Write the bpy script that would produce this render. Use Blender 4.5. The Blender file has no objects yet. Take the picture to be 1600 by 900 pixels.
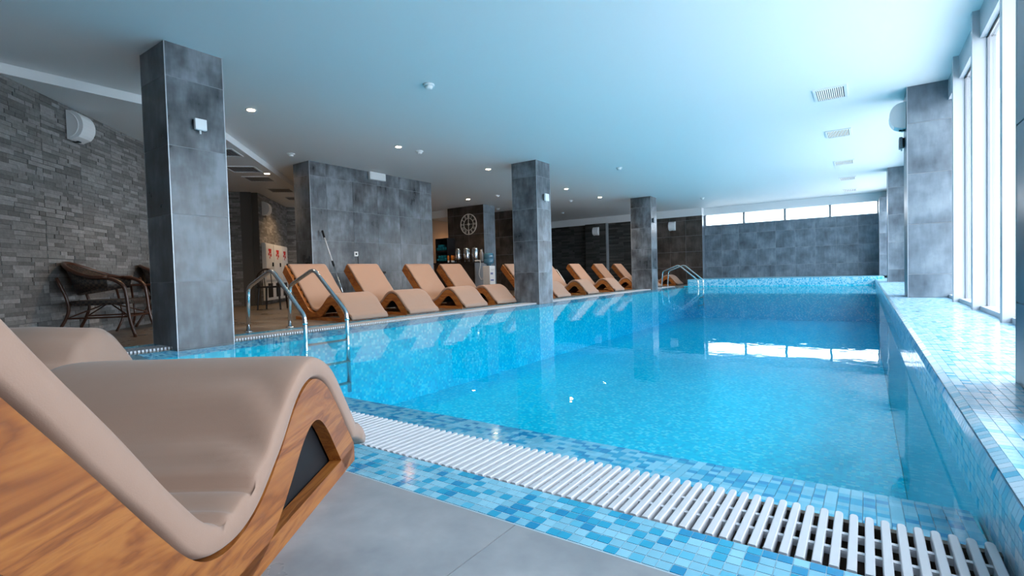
import bpy, bmesh, math, random
from mathutils import Matrix, Vector
random.seed(7)
S = bpy.context.scene
COL = S.collection
PI = math.pi

# ------------------------------------------------------------------ camera
cam = bpy.data.cameras.new('camera'); camo = bpy.data.objects.new('camera', cam); COL.objects.link(camo)
R = ((0.8210581840798645, 0.006451313728153476, 0.5708080578501468),
     (0.5701586278580104, 0.03973519293965079, -0.8205731250297681),
     (-0.027974942976641274, 0.9991894189758166, 0.0289466331759672))
camo.matrix_world = Matrix([list(R[0]) + [0.0], list(R[1]) + [0.0], list(R[2]) + [0.54], [0, 0, 0, 1]])
cam.sensor_width = 36.0; cam.lens = 793.0 / 1600.0 * 36.0; cam.clip_start = 0.02; cam.clip_end = 200
S.camera = camo
# ------------------------------------------------------------------ sky and exposure
SKY = 8.5
w = bpy.data.worlds.new('overcast_sky'); S.world = w; w.use_nodes = True
bg = w.node_tree.nodes['Background']; bg.inputs[0].default_value = (0.80, 0.90, 1.0, 1); bg.inputs[1].default_value = SKY
S.view_settings.view_transform = 'Standard'; S.view_settings.look = 'None'
S.view_settings.gamma = 1.0; S.view_settings.use_curve_mapping = False
S.view_settings.exposure = 0.35
# main dimensions (metres, deck level z = 0)
CEIL = 2.53; LOW = 2.435; LEDGE = 0.135; WATER = -0.012; POOLZ = -0.95
PX0, PX1, PY0, PY1 = -4.80, 0.21, 1.30, 15.70      # water outline
YF = 17.70                                          # far wall
def portal(loc, rot, sx, sy):
    l = bpy.data.lights.new('window_portal', 'AREA'); l.shape = 'RECTANGLE'; l.size = sx; l.size_y = sy
    l.cycles.is_portal = True
    o = bpy.data.objects.new('window_portal', l); o.location = loc; o.rotation_euler = rot; COL.objects.link(o)
portal((0.93, 9.1, 1.25), (0, PI / 2, 0), 2.3, 17.8)
portal((-2.0, YF + .2, 2.11), (-PI / 2, 0, 0), 4.7, 0.36)

# ------------------------------------------------------------------ materials
def mat(name, color=(.5, .5, .5), rough=.5, metal=0.0, spec=.5, emit=None, estr=0):
    m = bpy.data.materials.new(name); m.use_nodes = True
    b = m.node_tree.nodes['Principled BSDF']
    b.inputs['Base Color'].default_value = (*color, 1); b.inputs['Roughness'].default_value = rough
    b.inputs['Metallic'].default_value = metal; b.inputs['Specular IOR Level'].default_value = spec
    if emit:
        b.inputs['Emission Color'].default_value = (*emit, 1); b.inputs['Emission Strength'].default_value = estr
    return m
class NT:
    def __init__(s, m): s.t = m.node_tree; s.b = s.t.nodes['Principled BSDF']
    def n(s, ty, **kw):
        x = s.t.nodes.new(ty)
        for k, v in kw.items():
            if k.startswith('i_'): x.inputs[k[2:].replace('_', ' ')].default_value = v
            else: setattr(x, k, v)
        return x
    def l(s, a, b): s.t.links.new(a, b)
def ramp(nt, stops, interp='LINEAR'):
    r = nt.n('ShaderNodeValToRGB'); e = r.color_ramp.elements; r.color_ramp.interpolation = interp
    e[0].position = stops[0][0]; e[0].color = (*stops[0][1], 1)
    e.remove(e[1])
    for p, c in stops[1:]:
        x = e.new(p); x.color = (*c, 1)
    return r
def mixc(nt, a, b, fac, mode='MIX'):
    x = nt.n('ShaderNodeMix', data_type='RGBA', blend_type=mode)
    x.clamp_factor = True
    if isinstance(fac, (int, float)): x.inputs[0].default_value = fac
    else: nt.l(fac, x.inputs[0])
    for s_, v in ((6, a), (7, b)):
        if isinstance(v, tuple): x.inputs[s_].default_value = (*v, 1)
        else: nt.l(v, x.inputs[s_])
    return x.outputs[2]
def concrete(name, dark, mid, light, rough=.38, scale=1.0, spec=.5, soft=0.0):
    """cement look porcelain, clouds differ from tile to tile"""
    m = mat(name, mid, rough, spec=spec); nt = NT(m)
    geo = nt.n('ShaderNodeNewGeometry'); oi = nt.n('ShaderNodeObjectInfo')
    mul = nt.n('ShaderNodeVectorMath', operation='MULTIPLY_ADD')
    cmb = nt.n('ShaderNodeCombineXYZ'); nt.l(oi.outputs['Random'], cmb.inputs[0]); nt.l(oi.outputs['Random'], cmb.inputs[2])
    nt.l(cmb.outputs[0], mul.inputs[0]); mul.inputs[1].default_value = (17, 5, 31); nt.l(geo.outputs['Position'], mul.inputs[2])
    n1 = nt.n('ShaderNodeTexNoise', i_Scale=2.6 * scale, i_Detail=4.0, i_Roughness=.55); nt.l(mul.outputs[0], n1.inputs['Vector'])
    n2 = nt.n('ShaderNodeTexNoise', i_Scale=16.0 * scale, i_Detail=3.0, i_Roughness=.55)
    st = nt.n('ShaderNodeMapping'); st.inputs['Scale'].default_value = (1, 1, .25)
    nt.l(mul.outputs[0], st.inputs['Vector']); nt.l(st.outputs[0], n2.inputs['Vector'])
    ad = nt.n('ShaderNodeMath', operation='MULTIPLY_ADD'); nt.l(n2.outputs[0], ad.inputs[0]); ad.inputs[1].default_value = .35
    nt.l(n1.outputs[0], ad.inputs[2])
    r = ramp(nt, [(.50 - soft, dark), (.68, mid), (.86 + soft, light)]); nt.l(ad.outputs[0], r.inputs[0]); nt.l(r.outputs[0], nt.b.inputs['Base Color'])
    rr = nt.n('ShaderNodeMapRange', i_From_Min=.4, i_From_Max=.9, i_To_Min=rough - .08, i_To_Max=rough + .12); nt.l(ad.outputs[0], rr.inputs[0])
    nt.l(rr.outputs[0], nt.b.inputs['Roughness'])
    return m
def by_random(name, stops, rough, island, interp='LINEAR', bump=0, noise=.0, spec=.5):
    m = mat(name, (.5,) * 3, rough, spec=spec); nt = NT(m)
    if island: src = nt.n('ShaderNodeNewGeometry').outputs['Random Per Island']
    else: src = nt.n('ShaderNodeObjectInfo').outputs['Random']
    r = ramp(nt, stops, interp); nt.l(src, r.inputs[0]); c = r.outputs[0]
    if noise or bump:
        geo = nt.n('ShaderNodeNewGeometry')
        n = nt.n('ShaderNodeTexNoise', i_Scale=30.0, i_Detail=5.0, i_Roughness=.65); nt.l(geo.outputs['Position'], n.inputs['Vector'])
        if noise:
            rr = ramp(nt, [(.3, (1 - noise,) * 3), (.7, (1 + noise * .6,) * 3)]); nt.l(n.outputs[0], rr.inputs[0])
            c = mixc(nt, c, rr.outputs[0], 1.0, 'MULTIPLY')
        if bump:
            b = nt.n('ShaderNodeBump', i_Strength=bump, i_Distance=.01); nt.l(n.outputs[0], b.inputs['Height']); nt.l(b.outputs[0], nt.b.inputs['Normal'])
    nt.l(c, nt.b.inputs['Base Color'])
    return m
MOS = [(0, (.20, .50, .66)), (.30, (.26, .58, .74)), (.52, (.10, .46, .66)), (.64, (.015, .35, .58)), (.84, (.005, .25, .50))]
M = {}
M['mosaic'] = by_random('mosaic_glass_tile', MOS, .12, False, 'CONSTANT')
M['mosaic_i'] = by_random('mosaic_glass_tiles', MOS, .12, True, 'CONSTANT')
MOSL = [(0, (.50, .68, .80)), (.45, (.34, .60, .76)), (.75, (.20, .52, .72)), (.92, (.05, .40, .64))]  # window glare on the ledge put into paler tile colours
M['mosaic_ledge'] = by_random('mosaic_ledge_tiles', MOSL, .16, True, 'CONSTANT')
M['grout'] = mat('tile_grout', (.42, .58, .66), .6)
M['grout_dark'] = mat('dark_grout', (.24, .26, .28), .7)
def mosaic_plane(name, stops, size=.026, grout=(.36, .62, .74), rough=.25):
    m = mat(name, (.1, .5, .7), rough); nt = NT(m)
    geo = nt.n('ShaderNodeNewGeometry')
    dv = nt.n('ShaderNodeVectorMath', operation='SCALE'); nt.l(geo.outputs['Position'], dv.inputs[0]); dv.inputs['Scale'].default_value = 1 / size
    off = nt.n('ShaderNodeVectorMath', operation='ADD'); nt.l(dv.outputs[0], off.inputs[0]); off.inputs[1].default_value = (.37, .37, .37)
    fl = nt.n('ShaderNodeVectorMath', operation='FLOOR'); nt.l(off.outputs[0], fl.inputs[0])
    wn = nt.n('ShaderNodeTexWhiteNoise', noise_dimensions='3D'); nt.l(fl.outputs[0], wn.inputs['Vector'])
    r = ramp(nt, stops, 'CONSTANT'); nt.l(wn.outputs['Value'], r.inputs[0])
    nt.l(r.outputs[0], nt.b.inputs['Base Color'])
    return m
DEEP = [(0, (.34, .84, .92)), (.18, (.02, .68, .82)), (.55, (.005, .62, .78)), (.8, (.002, .53, .72))]
M['mosaic_pool'] = mosaic_plane('pool_basin_mosaic', DEEP)
M['mosaic_band'] = mosaic_plane('far_band_mosaic', [(0, (.40, .68, .80)), (.4, (.22, .58, .74)), (.7, (.10, .50, .70)), (.9, (.02, .36, .60))])
M['tile_dark'] = concrete('cement_tile_dark', (.040, .045, .051), (.105, .117, .132), (.21, .232, .26), .32)
M['tile_far'] = concrete('cement_tile_far_wall', (.060, .078, .096), (.13, .165, .20), (.23, .28, .32), .36, soft=.08)
M['tile_deck'] = concrete('brown_deck_tile', (.10, .082, .068), (.135, .112, .092), (.18, .15, .125), .3)
M['tile_floor'] = concrete('cement_floor_tile', (.25, .265, .285), (.33, .345, .365), (.42, .435, .45), .33)
ST = [(0, (.11, .106, .104)), (.35, (.165, .16, .157)), (.7, (.21, .205, .20)), (1, (.29, .28, .275))]
M['stone'] = by_random('split_stone', ST, .6, False, bump=.4, noise=.25)
M['stone_i'] = by_random('split_stone_strips', ST, .6, True, bump=.4, noise=.25)
M['stone_bed'] = mat('stone_bed', (.09, .088, .085), .8)
STD = [(0, (.022, .024, .023)), (.5, (.05, .052, .05)), (1, (.085, .085, .08))]
M['stone_dark'] = by_random('dark_split_stone', STD, .55, True, bump=.3, noise=.25)
M['paint'] = mat('white_ceiling_paint', (.82, .83, .84), .55, spec=.3)
M['frame'] = mat('white_window_frame', (.47, .50, .54), .4)
M['alu'] = mat('brushed_aluminium', (.42, .45, .48), .45, .6)
M['tile_shaded'] = concrete('shaded_cement_tile', (.022, .017, .014), (.05, .040, .034), (.09, .075, .065), .36)  # same cement tile, with dim warm light painted in as brown
M['warm_lit_paint'] = mat('warm_light_tone_paint', (.30, .19, .12), .6)  # wall colour browned to stand for dim orange light in the bar corner
M['white'] = mat('white_plastic', (.78, .79, .80), .35)
M['white_slat'] = mat('white_grate_plastic', (.60, .62, .66), .35)
M['black'] = mat('black_plastic', (.012, .012, .014), .6, spec=.25)
M['grey'] = mat('grey_plastic', (.25, .26, .28), .5)
M['dark_vent'] = mat('dark_vent_inside', (.03, .03, .03), .7)
M['grille'] = mat('grille_mesh', (.10, .10, .105), .4)
M['chrome'] = mat('polished_steel', (.72, .75, .78), .14, 1.0)
M['chan'] = mat('gutter_channel', (.12, .085, .06), .6)
M['red'] = mat('red_print', (.55, .02, .02), .5)
M['blue'] = mat('blue_print', (.02, .06, .30), .5)
M['teal'] = mat('teal_towel', (.0, .17, .22), .95)
M['amber'] = mat('amber_drink', (.65, .20, .03), .15)
M['jug'] = mat('blue_water_jug', (.10, .28, .42), .08); M['jug'].node_tree.nodes['Principled BSDF'].inputs['Transmission Weight'].default_value = .35
M['counter'] = mat('dark_counter', (.018, .014, .012), .4)
M['clock'] = mat('clock_cream', (.72, .66, .58), .4)
M['darkwood'] = mat('dark_stained_wood', (.02, .013, .01), .4)
M['rattan'] = mat('brown_rattan_tube', (.055, .020, .010), .28)
def wood():
    m = mat('honey_pine_wood', (.4, .16, .05), .36); nt = NT(m)
    tc = nt.n('ShaderNodeTexCoord'); oi = nt.n('ShaderNodeObjectInfo')
    mp = nt.n('ShaderNodeMapping'); mp.inputs['Rotation'].default_value = (0, .72, 0); mp.inputs['Scale'].default_value = (1.6, 9, 9)
    cmb = nt.n('ShaderNodeCombineXYZ'); nt.l(oi.outputs['Random'], cmb.inputs[1])
    nt.l(tc.outputs['Object'], mp.inputs['Vector'])
    ad = nt.n('ShaderNodeVectorMath', operation='MULTIPLY_ADD'); nt.l(cmb.outputs[0], ad.inputs[0]); ad.inputs[1].default_value = (9, 9, 9); nt.l(mp.outputs[0], ad.inputs[2])
    n1 = nt.n('ShaderNodeTexNoise', i_Scale=1.5, i_Detail=4.0, i_Roughness=.55, i_Distortion=.9); nt.l(ad.outputs[0], n1.inputs['Vector'])
    wv = nt.n('ShaderNodeMath', operation='MULTIPLY'); nt.l(n1.outputs[0], wv.inputs[0]); wv.inputs[1].default_value = 5.5
    fr = nt.n('ShaderNodeMath', operation='PINGPONG'); nt.l(wv.outputs[0], fr.inputs[0]); fr.inputs[1].default_value = .5
    mp2 = nt.n('ShaderNodeMapping'); mp2.inputs['Rotation'].default_value = (0, .72, 0); mp2.inputs['Scale'].default_value = (4, 120, 120); nt.l(tc.outputs['Object'], mp2.inputs['Vector'])
    n2 = nt.n('ShaderNodeTexNoise', i_Scale=1.0, i_Detail=3.0); nt.l(mp2.outputs[0], n2.inputs['Vector'])
    ad2 = nt.n('ShaderNodeMath', operation='MULTIPLY_ADD'); nt.l(n2.outputs[0], ad2.inputs[0]); ad2.inputs[1].default_value = .45; nt.l(fr.outputs[0], ad2.inputs[2])
    r = ramp(nt, [(.12, (.16, .044, .010)), (.42, (.29, .092, .019)), (.70, (.37, .134, .029))]); nt.l(ad2.outputs[0], r.inputs[0])
    # knots
    vo = nt.n('ShaderNodeTexVoronoi', i_Scale=3.1); mp3 = nt.n('ShaderNodeMapping'); mp3.inputs['Scale'].default_value = (1, 1, 1.6); nt.l(tc.outputs['Object'], mp3.inputs['Vector']); nt.l(mp3.outputs[0], vo.inputs['Vector'])
    kr = ramp(nt, [(.025, (1, 1, 1)), (.06, (0, 0, 0))]); nt.l(vo.outputs['Distance'], kr.inputs[0])
    nt.l(mixc(nt, r.outputs[0], (.06, .02, .01), kr.outputs[0]), nt.b.inputs['Base Color'])
    b = nt.n('ShaderNodeBump', i_Strength=.12, i_Distance=.004); nt.l(ad2.outputs[0], b.inputs['Height']); nt.l(b.outputs[0], nt.b.inputs['Normal'])
    return m
M['wood'] = wood()
def fabric():
    m = mat('taupe_lounger_fabric', (.34, .212, .155), .62, spec=.35); nt = NT(m)
    tc = nt.n('ShaderNodeTexCoord')
    n1 = nt.n('ShaderNodeTexNoise', i_Scale=500.0, i_Detail=2.0); nt.l(tc.outputs['Object'], n1.inputs['Vector'])
    n2 = nt.n('ShaderNodeTexNoise', i_Scale=9.0, i_Detail=3.0); nt.l(tc.outputs['Object'], n2.inputs['Vector'])
    ad = nt.n('ShaderNodeMath', operation='MULTIPLY_ADD'); nt.l(n1.outputs[0], ad.inputs[0]); ad.inputs[1].default_value = .06; nt.l(n2.outputs[0], ad.inputs[2])
    b = nt.n('ShaderNodeBump', i_Strength=.22, i_Distance=.012); nt.l(ad.outputs[0], b.inputs['Height']); nt.l(b.outputs[0], nt.b.inputs['Normal'])
    nt.b.inputs['Sheen Weight'].default_value = .15
    return m
M['fabric'] = fabric()
def wicker():
    m = mat('dark_woven_wicker', (.02, .014, .012), .5); nt = NT(m)
    tc = nt.n('ShaderNodeTexCoord')
    ck = nt.n('ShaderNodeTexChecker', i_Scale=42.0); nt.l(tc.outputs['Object'], ck.inputs['Vector'])
    ck.inputs['Color1'].default_value = (.045, .030, .022, 1); ck.inputs['Color2'].default_value = (.008, .006, .006, 1)
    nt.l(ck.outputs[0], nt.b.inputs['Base Color'])
    return m
M['wicker'] = wicker()
def schlick(t, f0, normal=None, top=1.0):
    """reflectance that is the same from either side of the surface"""
    lw = t.nodes.new('ShaderNodeLayerWeight'); lw.inputs['Blend'].default_value = .5
    if normal: t.links.new(normal, lw.inputs['Normal'])
    pw = t.nodes.new('ShaderNodeMath'); pw.operation = 'POWER'; t.links.new(lw.outputs['Facing'], pw.inputs[0]); pw.inputs[1].default_value = 5.0
    ma = t.nodes.new('ShaderNodeMath'); ma.operation = 'MULTIPLY_ADD'; t.links.new(pw.outputs[0], ma.inputs[0]); ma.inputs[1].default_value = top - f0; ma.inputs[2].default_value = f0
    return ma.outputs[0]
def water_mat():
    m = bpy.data.materials.new('pool_water'); m.use_nodes = True; t = m.node_tree
    for n in list(t.nodes): t.nodes.remove(n)
    out = t.nodes.new('ShaderNodeOutputMaterial'); mx = t.nodes.new('ShaderNodeMixShader')
    tr = t.nodes.new('ShaderNodeBsdfTransparent'); gl = t.nodes.new('ShaderNodeBsdfGlossy')
    tr.inputs[0].default_value = (.93, .985, 1, 1); gl.inputs['Roughness'].default_value = .015
    geo = t.nodes.new('ShaderNodeNewGeometry')
    n1 = t.nodes.new('ShaderNodeTexNoise'); n1.inputs['Scale'].default_value = 3.5; n1.inputs['Detail'].default_value = 3; n1.inputs['Roughness'].default_value = .55
    t.links.new(geo.outputs['Position'], n1.inputs['Vector'])
    bp = t.nodes.new('ShaderNodeBump'); bp.inputs['Strength'].default_value = .04; bp.inputs['Distance'].default_value = .03
    t.links.new(n1.outputs[0], bp.inputs['Height']); t.links.new(bp.outputs[0], gl.inputs['Normal'])
    t.links.new(schlick(t, .02, bp.outputs[0], .70), mx.inputs[0]); t.links.new(tr.outputs[0], mx.inputs[1]); t.links.new(gl.outputs[0], mx.inputs[2])
    t.links.new(mx.outputs[0], out.inputs['Surface'])
    va = t.nodes.new('ShaderNodeVolumeAbsorption'); va.inputs['Color'].default_value = (.05, .93, .985, 1); va.inputs['Density'].default_value = .6
    t.links.new(va.outputs[0], out.inputs['Volume'])
    return m
M['water'] = water_mat()
def glass_mat():
    m = bpy.data.materials.new('window_glass'); m.use_nodes = True; t = m.node_tree
    for n in list(t.nodes): t.nodes.remove(n)
    out = t.nodes.new('ShaderNodeOutputMaterial'); mx = t.nodes.new('ShaderNodeMixShader')
    tr = t.nodes.new('ShaderNodeBsdfTransparent'); gl = t.nodes.new('ShaderNodeBsdfGlossy')
    gl.inputs['Roughness'].default_value = .0
    t.links.new(schlick(t, .035), mx.inputs[0]); t.links.new(tr.outputs[0], mx.inputs[1]); t.links.new(gl.outputs[0], mx.inputs[2])
    t.links.new(mx.outputs[0], out.inputs['Surface'])
    return m
M['glass'] = glass_mat()
M['lamp'] = mat('warm_lamp_lens', (1, .8, .6), .4, emit=(1, .66, .36), estr=110)

# ------------------------------------------------------------------ mesh helpers
class MB:
    def __init__(s): s.v = []; s.f = []
    def add(s, vs, fs):
        k = len(s.v); s.v += [tuple(v) for v in vs]; s.f += [tuple(i + k for i in f) for f in fs]; return s
    def box(s, x0, x1, y0, y1, z0, z1, bottom=True):
        vs = [(x0, y0, z0), (x1, y0, z0), (x1, y1, z0), (x0, y1, z0), (x0, y0, z1), (x1, y0, z1), (x1, y1, z1), (x0, y1, z1)]
        fs = [(4, 5, 6, 7), (0, 1, 5, 4), (1, 2, 6, 5), (2, 3, 7, 6), (3, 0, 4, 7)]
        if bottom: fs.append((0, 3, 2, 1))
        return s.add(vs, fs)
    def obox(s, o, u, v, n, a, b, c):
        """box with a corner at o, edges a*u, b*v, c*n"""
        o, u, v, n = map(Vector, (o, u, v, n)); P = lambda i, j, k: o + u * a * i + v * b * j + n * c * k
        vs = [P(0, 0, 0), P(1, 0, 0), P(1, 1, 0), P(0, 1, 0), P(0, 0, 1), P(1, 0, 1), P(1, 1, 1), P(0, 1, 1)]
        return s.add(vs, [(0, 3, 2, 1), (4, 5, 6, 7), (0, 1, 5, 4), (1, 2, 6, 5), (2, 3, 7, 6), (3, 0, 4, 7)])
    def tube(s, pts, r, n=8, closed=False, caps=True):
        pts = [Vector(p) for p in pts]; N = len(pts); rings = []; k0 = len(s.v)
        rr = r if isinstance(r, (list, tuple)) else [r] * N
        prev = None
        for i, p in enumerate(pts):
            if closed: d = pts[(i + 1) % N] - pts[i - 1]
            else: d = pts[min(i + 1, N - 1)] - pts[max(i - 1, 0)]
            d.normalize()
            if prev is None:
                a = Vector((0, 0, 1)) if abs(d.z) < .9 else Vector((1, 0, 0)); u = d.cross(a).normalized()
            else: u = (prev - d * prev.dot(d)).normalized()
            prev = u; v = d.cross(u)
            for j in range(n):
                t = 2 * PI * j / n; s.v.append(tuple(p + (u * math.cos(t) + v * math.sin(t)) * rr[i]))
        for i in range(N if closed else N - 1):
            a = k0 + i * n; b = k0 + ((i + 1) % N) * n
            for j in range(n): s.f.append((a + j, a + (j + 1) % n, b + (j + 1) % n, b + j))
        if caps and not closed:
            s.f.append(tuple(k0 + j for j in range(n))[::-1]); s.f.append(tuple(k0 + (N - 1) * n + j for j in range(n)))
        return s
    def lathe(s, prof, c=(0, 0, 0), n=20):
        k = len(s.v)
        for (r, z) in prof:
            for j in range(n):
                t = 2 * PI * j / n; s.v.append((c[0] + r * math.cos(t), c[1] + r * math.sin(t), c[2] + z))
        for i in range(len(prof) - 1):
            for j in range(n):
                a = k + i * n + j; b = k + i * n + (j + 1) % n; s.f.append((a, b, b + n, a + n))
        s.f.append(tuple(k + j for j in range(n))[::-1]); s.f.append(tuple(k + (len(prof) - 1) * n + j for j in range(n)))
        return s
    def mesh(s, name, m, smooth=False):
        me = bpy.data.meshes.new(name); me.from_pydata(s.v, [], s.f)
        bm = bmesh.new(); bm.from_mesh(me); bmesh.ops.recalc_face_normals(bm, faces=bm.faces); bm.to_mesh(me); bm.free()
        me.materials.append(M[m] if isinstance(m, str) else m)
        if smooth:
            for p in me.polygons: p.use_smooth = True
        return me
    def build(s, name, m, parent=None, smooth=False):
        return link(name, s.mesh(name, m, smooth), parent)
def link(name, me, parent=None, mw=None):
    o = bpy.data.objects.new(name, me); COL.objects.link(o)
    if parent: o.parent = parent
    if mw is not None: o.matrix_basis = mw
    return o
def empty(name, loc=(0, 0, 0), rz=0.0):
    o = bpy.data.objects.new(name, None); o.empty_display_size = .1; COL.objects.link(o)
    o.location = loc; o.rotation_euler = (0, 0, rz); return o
def tag(o, label=None, cat=None, group=None, kind=None):
    if label: o['label'] = label
    if cat: o['category'] = cat
    if group: o['group'] = group
    if kind: o['kind'] = kind
    return o
def struct(name, mb, m, label, cat, smooth=False):
    return tag(mb.build(name, m, None, smooth), label, cat, kind='structure')
def catmull(P, n):
    out = []; P = [Vector(p) for p in P]; Q = [P[0] * 2 - P[1]] + P + [P[-1] * 2 - P[-2]]
    seg = len(P) - 1
    for i in range(n):
        t = i / (n - 1) * seg; k = min(int(t), seg - 1); f = t - k
        a, b, c, d = Q[k:k + 4]
        out.append(.5 * ((2 * b) + (c - a) * f + (2 * a - 5 * b + 4 * c - d) * f * f + (3 * b - a - 3 * c + d) * f ** 3))
    return out
def fillet(pts, r, n=5):
    """polyline with rounded corners"""
    pts = [Vector(p) for p in pts]; out = [pts[0]]
    for i in range(1, len(pts) - 1):
        a, b, c = pts[i - 1:i + 2]; d1 = (a - b); d2 = (c - b); q = min(r, d1.length * .45, d2.length * .45)
        p1 = b + d1.normalized() * q; p2 = b + d2.normalized() * q
        for k in range(n + 1):
            t = k / n; out.append(p1 * (1 - t) ** 2 + b * 2 * t * (1 - t) + p2 * t * t)
    out.append(pts[-1]); return out
TILES = {}
def tile_mesh(a, b, t, m):
    k = (round(a, 4), round(b, 4), t, m)
    if k not in TILES:
        TILES[k] = MB().box(0, a, 0, b, 0, t).mesh('tile', m)
    return TILES[k]
def tile_face(parent, o, u, v, us, vs, m, gap=.006, t=.004, name='tile'):
    """grid of single tiles on a face: o corner, u and v unit axes, us and vs the joint positions"""
    o, u, v = Vector(o), Vector(u).normalized(), Vector(v).normalized(); n = u.cross(v)
    pl = parent.matrix_basis.inverted()
    for i in range(len(us) - 1):
        for j in range(len(vs) - 1):
            a = us[i + 1] - us[i] - gap; b = vs[j + 1] - vs[j] - gap
            if a < .01 or b < .01: continue
            p = o + u * (us[i] + gap / 2) + v * (vs[j] + gap / 2)
            mw = Matrix(((u.x, v.x, n.x, p.x), (u.y, v.y, n.y, p.y), (u.z, v.z, n.z, p.z), (0, 0, 0, 1)))
            link(name, tile_mesh(a, b, t, m), parent, pl @ mw)
def cuts(a, b, start, step):
    r = [a]; x = start
    while x < b - .02:
        if x > a + .02: r.append(x)
        x += step
    return r + [b]

# ------------------------------------------------------------------ structure: ceiling
# pool hall ceiling, lower ceiling over the diagonal corridor, white soffit edge between them
BX = -6.26; BY = 2.73           # corner of the soffit edge
c = MB()
def slab(mb, poly, z0, z1):
    n = len(poly); mb.add([(x, y, z0) for x, y in poly] + [(x, y, z1) for x, y in poly],
        [tuple(range(n))[::-1], tuple(range(n, 2 * n))] + [(i, (i + 1) % n, n + (i + 1) % n, n + i) for i in range(n)])
slab(c, [(-14.5, -3.2), (1.3, -3.2), (1.3, 18.3), (-14.5, 18.3)], CEIL, CEIL + .2)
struct('ceiling', c, 'paint', 'white flat ceiling over the pool', 'ceiling')
c = MB(); slab(c, [(-14.4, -3.0), (BX, -3.0), (BX, BY), (-14.4, BY + 8.14)], LOW, CEIL - .001)
struct('ceiling_low', c, 'paint', 'lower white ceiling over the wicker chairs with a stepped edge', 'ceiling')

# ------------------------------------------------------------------ structure: floor of large tiles
fl = MB()
fl.box(-14.4, -5.22, -3.0, 18.2, -.15, -.008); fl.box(-5.22, .84, -3.0, .88, -.15, -.008)
fl.box(-5.22, -4.4, 15.72, 18.2, -.15, -.008)
floor = struct('floor', fl, 'grout_dark', 'grey cement tiled deck around the pool', 'floor')
us = cuts(-10.4, -5.22, -10.32, .57)
tile_face(floor, (0, 0, -.008), (1, 0, 0), (0, 1, 0), us, cuts(.88, 17.4, 1.2, 1.14), 'tile_deck', t=.008, gap=.003, name='floor_tile')
tile_face(floor, (0, 0, -.008), (1, 0, 0), (0, 1, 0), cuts(-6.9, .2, -.62 - .57 * 11, .57), [-1.4, -.26, .88], 'tile_floor', t=.008, gap=.003, name='floor_tile')
fb = MB()
for i in range(7):
    for j in range(9):
        fb.box(-14.4 + i * .57, -14.4 + i * .57 + .566, .9 + j * 1.14, .9 + j * 1.14 + 1.136, -.008, 0, False)
tag(fb.build('floor_tile', 'tile_deck', floor), kind='stuff')

# ------------------------------------------------------------------ structure: pool basin
b = MB()
LIPZ = -.045
b.box(-4.53, .21, 1.57, 15.7, POOLZ - .1, POOLZ)                      # bottom
b.box(-4.62, -4.53, 1.3, 15.9, POOLZ, LIPZ - .012)                      # left wall
b.box(-4.53, .21, 1.48, 1.57, POOLZ, LIPZ - .012)                      # near wall
b.box(-4.82, -4.62, 1.3, 15.9, -.3, LIPZ - .012); b.box(-4.62, .21, 1.3, 1.48, -.3, LIPZ - .012)   # shallow lips
b.box(-4.53, .21, 15.7, 15.9, POOLZ, 0)
basin = struct('pool_basin', b, 'mosaic_pool', 'blue mosaic swimming pool basin under water', 'pool')
# single mosaic pieces of the near edge; the 300 that show largest are objects
P = .0258; G = .0016
MT = MB().box(0, P - G, 0, P - G, 0, .005).mesh('mosaic_tile', 'mosaic')
edge = MB(); edge.box(-5.22, -5.05, .88, 15.8, -.15, -.0012); edge.box(-5.05, .2, .88, 1.05, -.15, -.0012)
edge = struct('trim_1', edge, 'grout', 'blue mosaic border strip between deck tiles and overflow grate', 'pool edge')
rows = []; rest = MB(); nx = int(5.4 / P)
for i in range(nx):
    for j in range(6):
        x = .2 - (i + 1) * P; y = .885 + j * (P + .0018); 
        rows.append((x, y))
# pieces are grouped in runs: neighbouring pieces along Y often share a colour (random by object)
front = [q for q in rows if -1.36 < q[0] < .1]
front.sort(key=lambda q: q[0] * .57 * -1 + q[1] * .82)
single = set(front[:300])
for q in rows:
    if q in single: link('mosaic_tile', MT, edge, Matrix.Translation((q[0], q[1], -.005)))
    else: rest.box(q[0], q[0] + P - G, q[1], q[1] + P - G, -.005, 0, False)
for j in range(int(14.7 / P)):
    for i in range(6):
        x = -5.215 + i * (P + .0018); y = 1.06 + j * P
        rest.box(x, x + P - G, y, y + P - G, -.005, 0, False)
tag(rest.build('mosaic_tile', 'mosaic_i', edge), kind='stuff')
# shallow submerged lip, mosaic pieces just below the water
lip = MB()
for i in range(int(4.75 / P)):
    for j in range(10):
        x = .2 - (i + 1) * P; y = 1.312 + j * P; z = LIPZ + .02 - j * .0025
        lip.box(x, x + P - G, y, y + P - G, z - .03, z, False)
for j in range(int(13.9 / P)):
    for i in range(10):
        x = -4.79 + i * P; y = 1.6 + j * P; z = LIPZ + .02 - i * .0025
        lip.box(x, x + P - G, y, y + P - G, z - .03, z, False)
tag(lip.build('mosaic_tile', 'mosaic_i', basin), kind='stuff')
za, zb = LIPZ + .02 - .0012, LIPZ + .02 - .0262
lg_ = MB()
lg_.add([(-4.8, 1.302, za), (.2, 1.302, za), (.2, 1.57, zb), (-4.53, 1.57, zb), (-4.53, 15.7, zb), (-4.8, 15.7, za)], [(0, 1, 2, 3), (0, 3, 4, 5)])
lg_.build('lip_grout', 'grout', basin)
# gutter channel under the grates
ch = MB(); ch.box(-5.05, .21, 1.05, 1.30, -.16, -.09); ch.box(-5.05, -4.8, 1.30, 15.8, -.16, -.09)
ch.box(-5.05, .21, 1.285, 1.302, -.16, -.016); ch.box(-4.812, -4.8, 1.3, 15.8, -.16, -.016)
struct('trim_2', ch, 'chan', 'brown stained gutter channel below the white grate', 'gutter')
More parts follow.
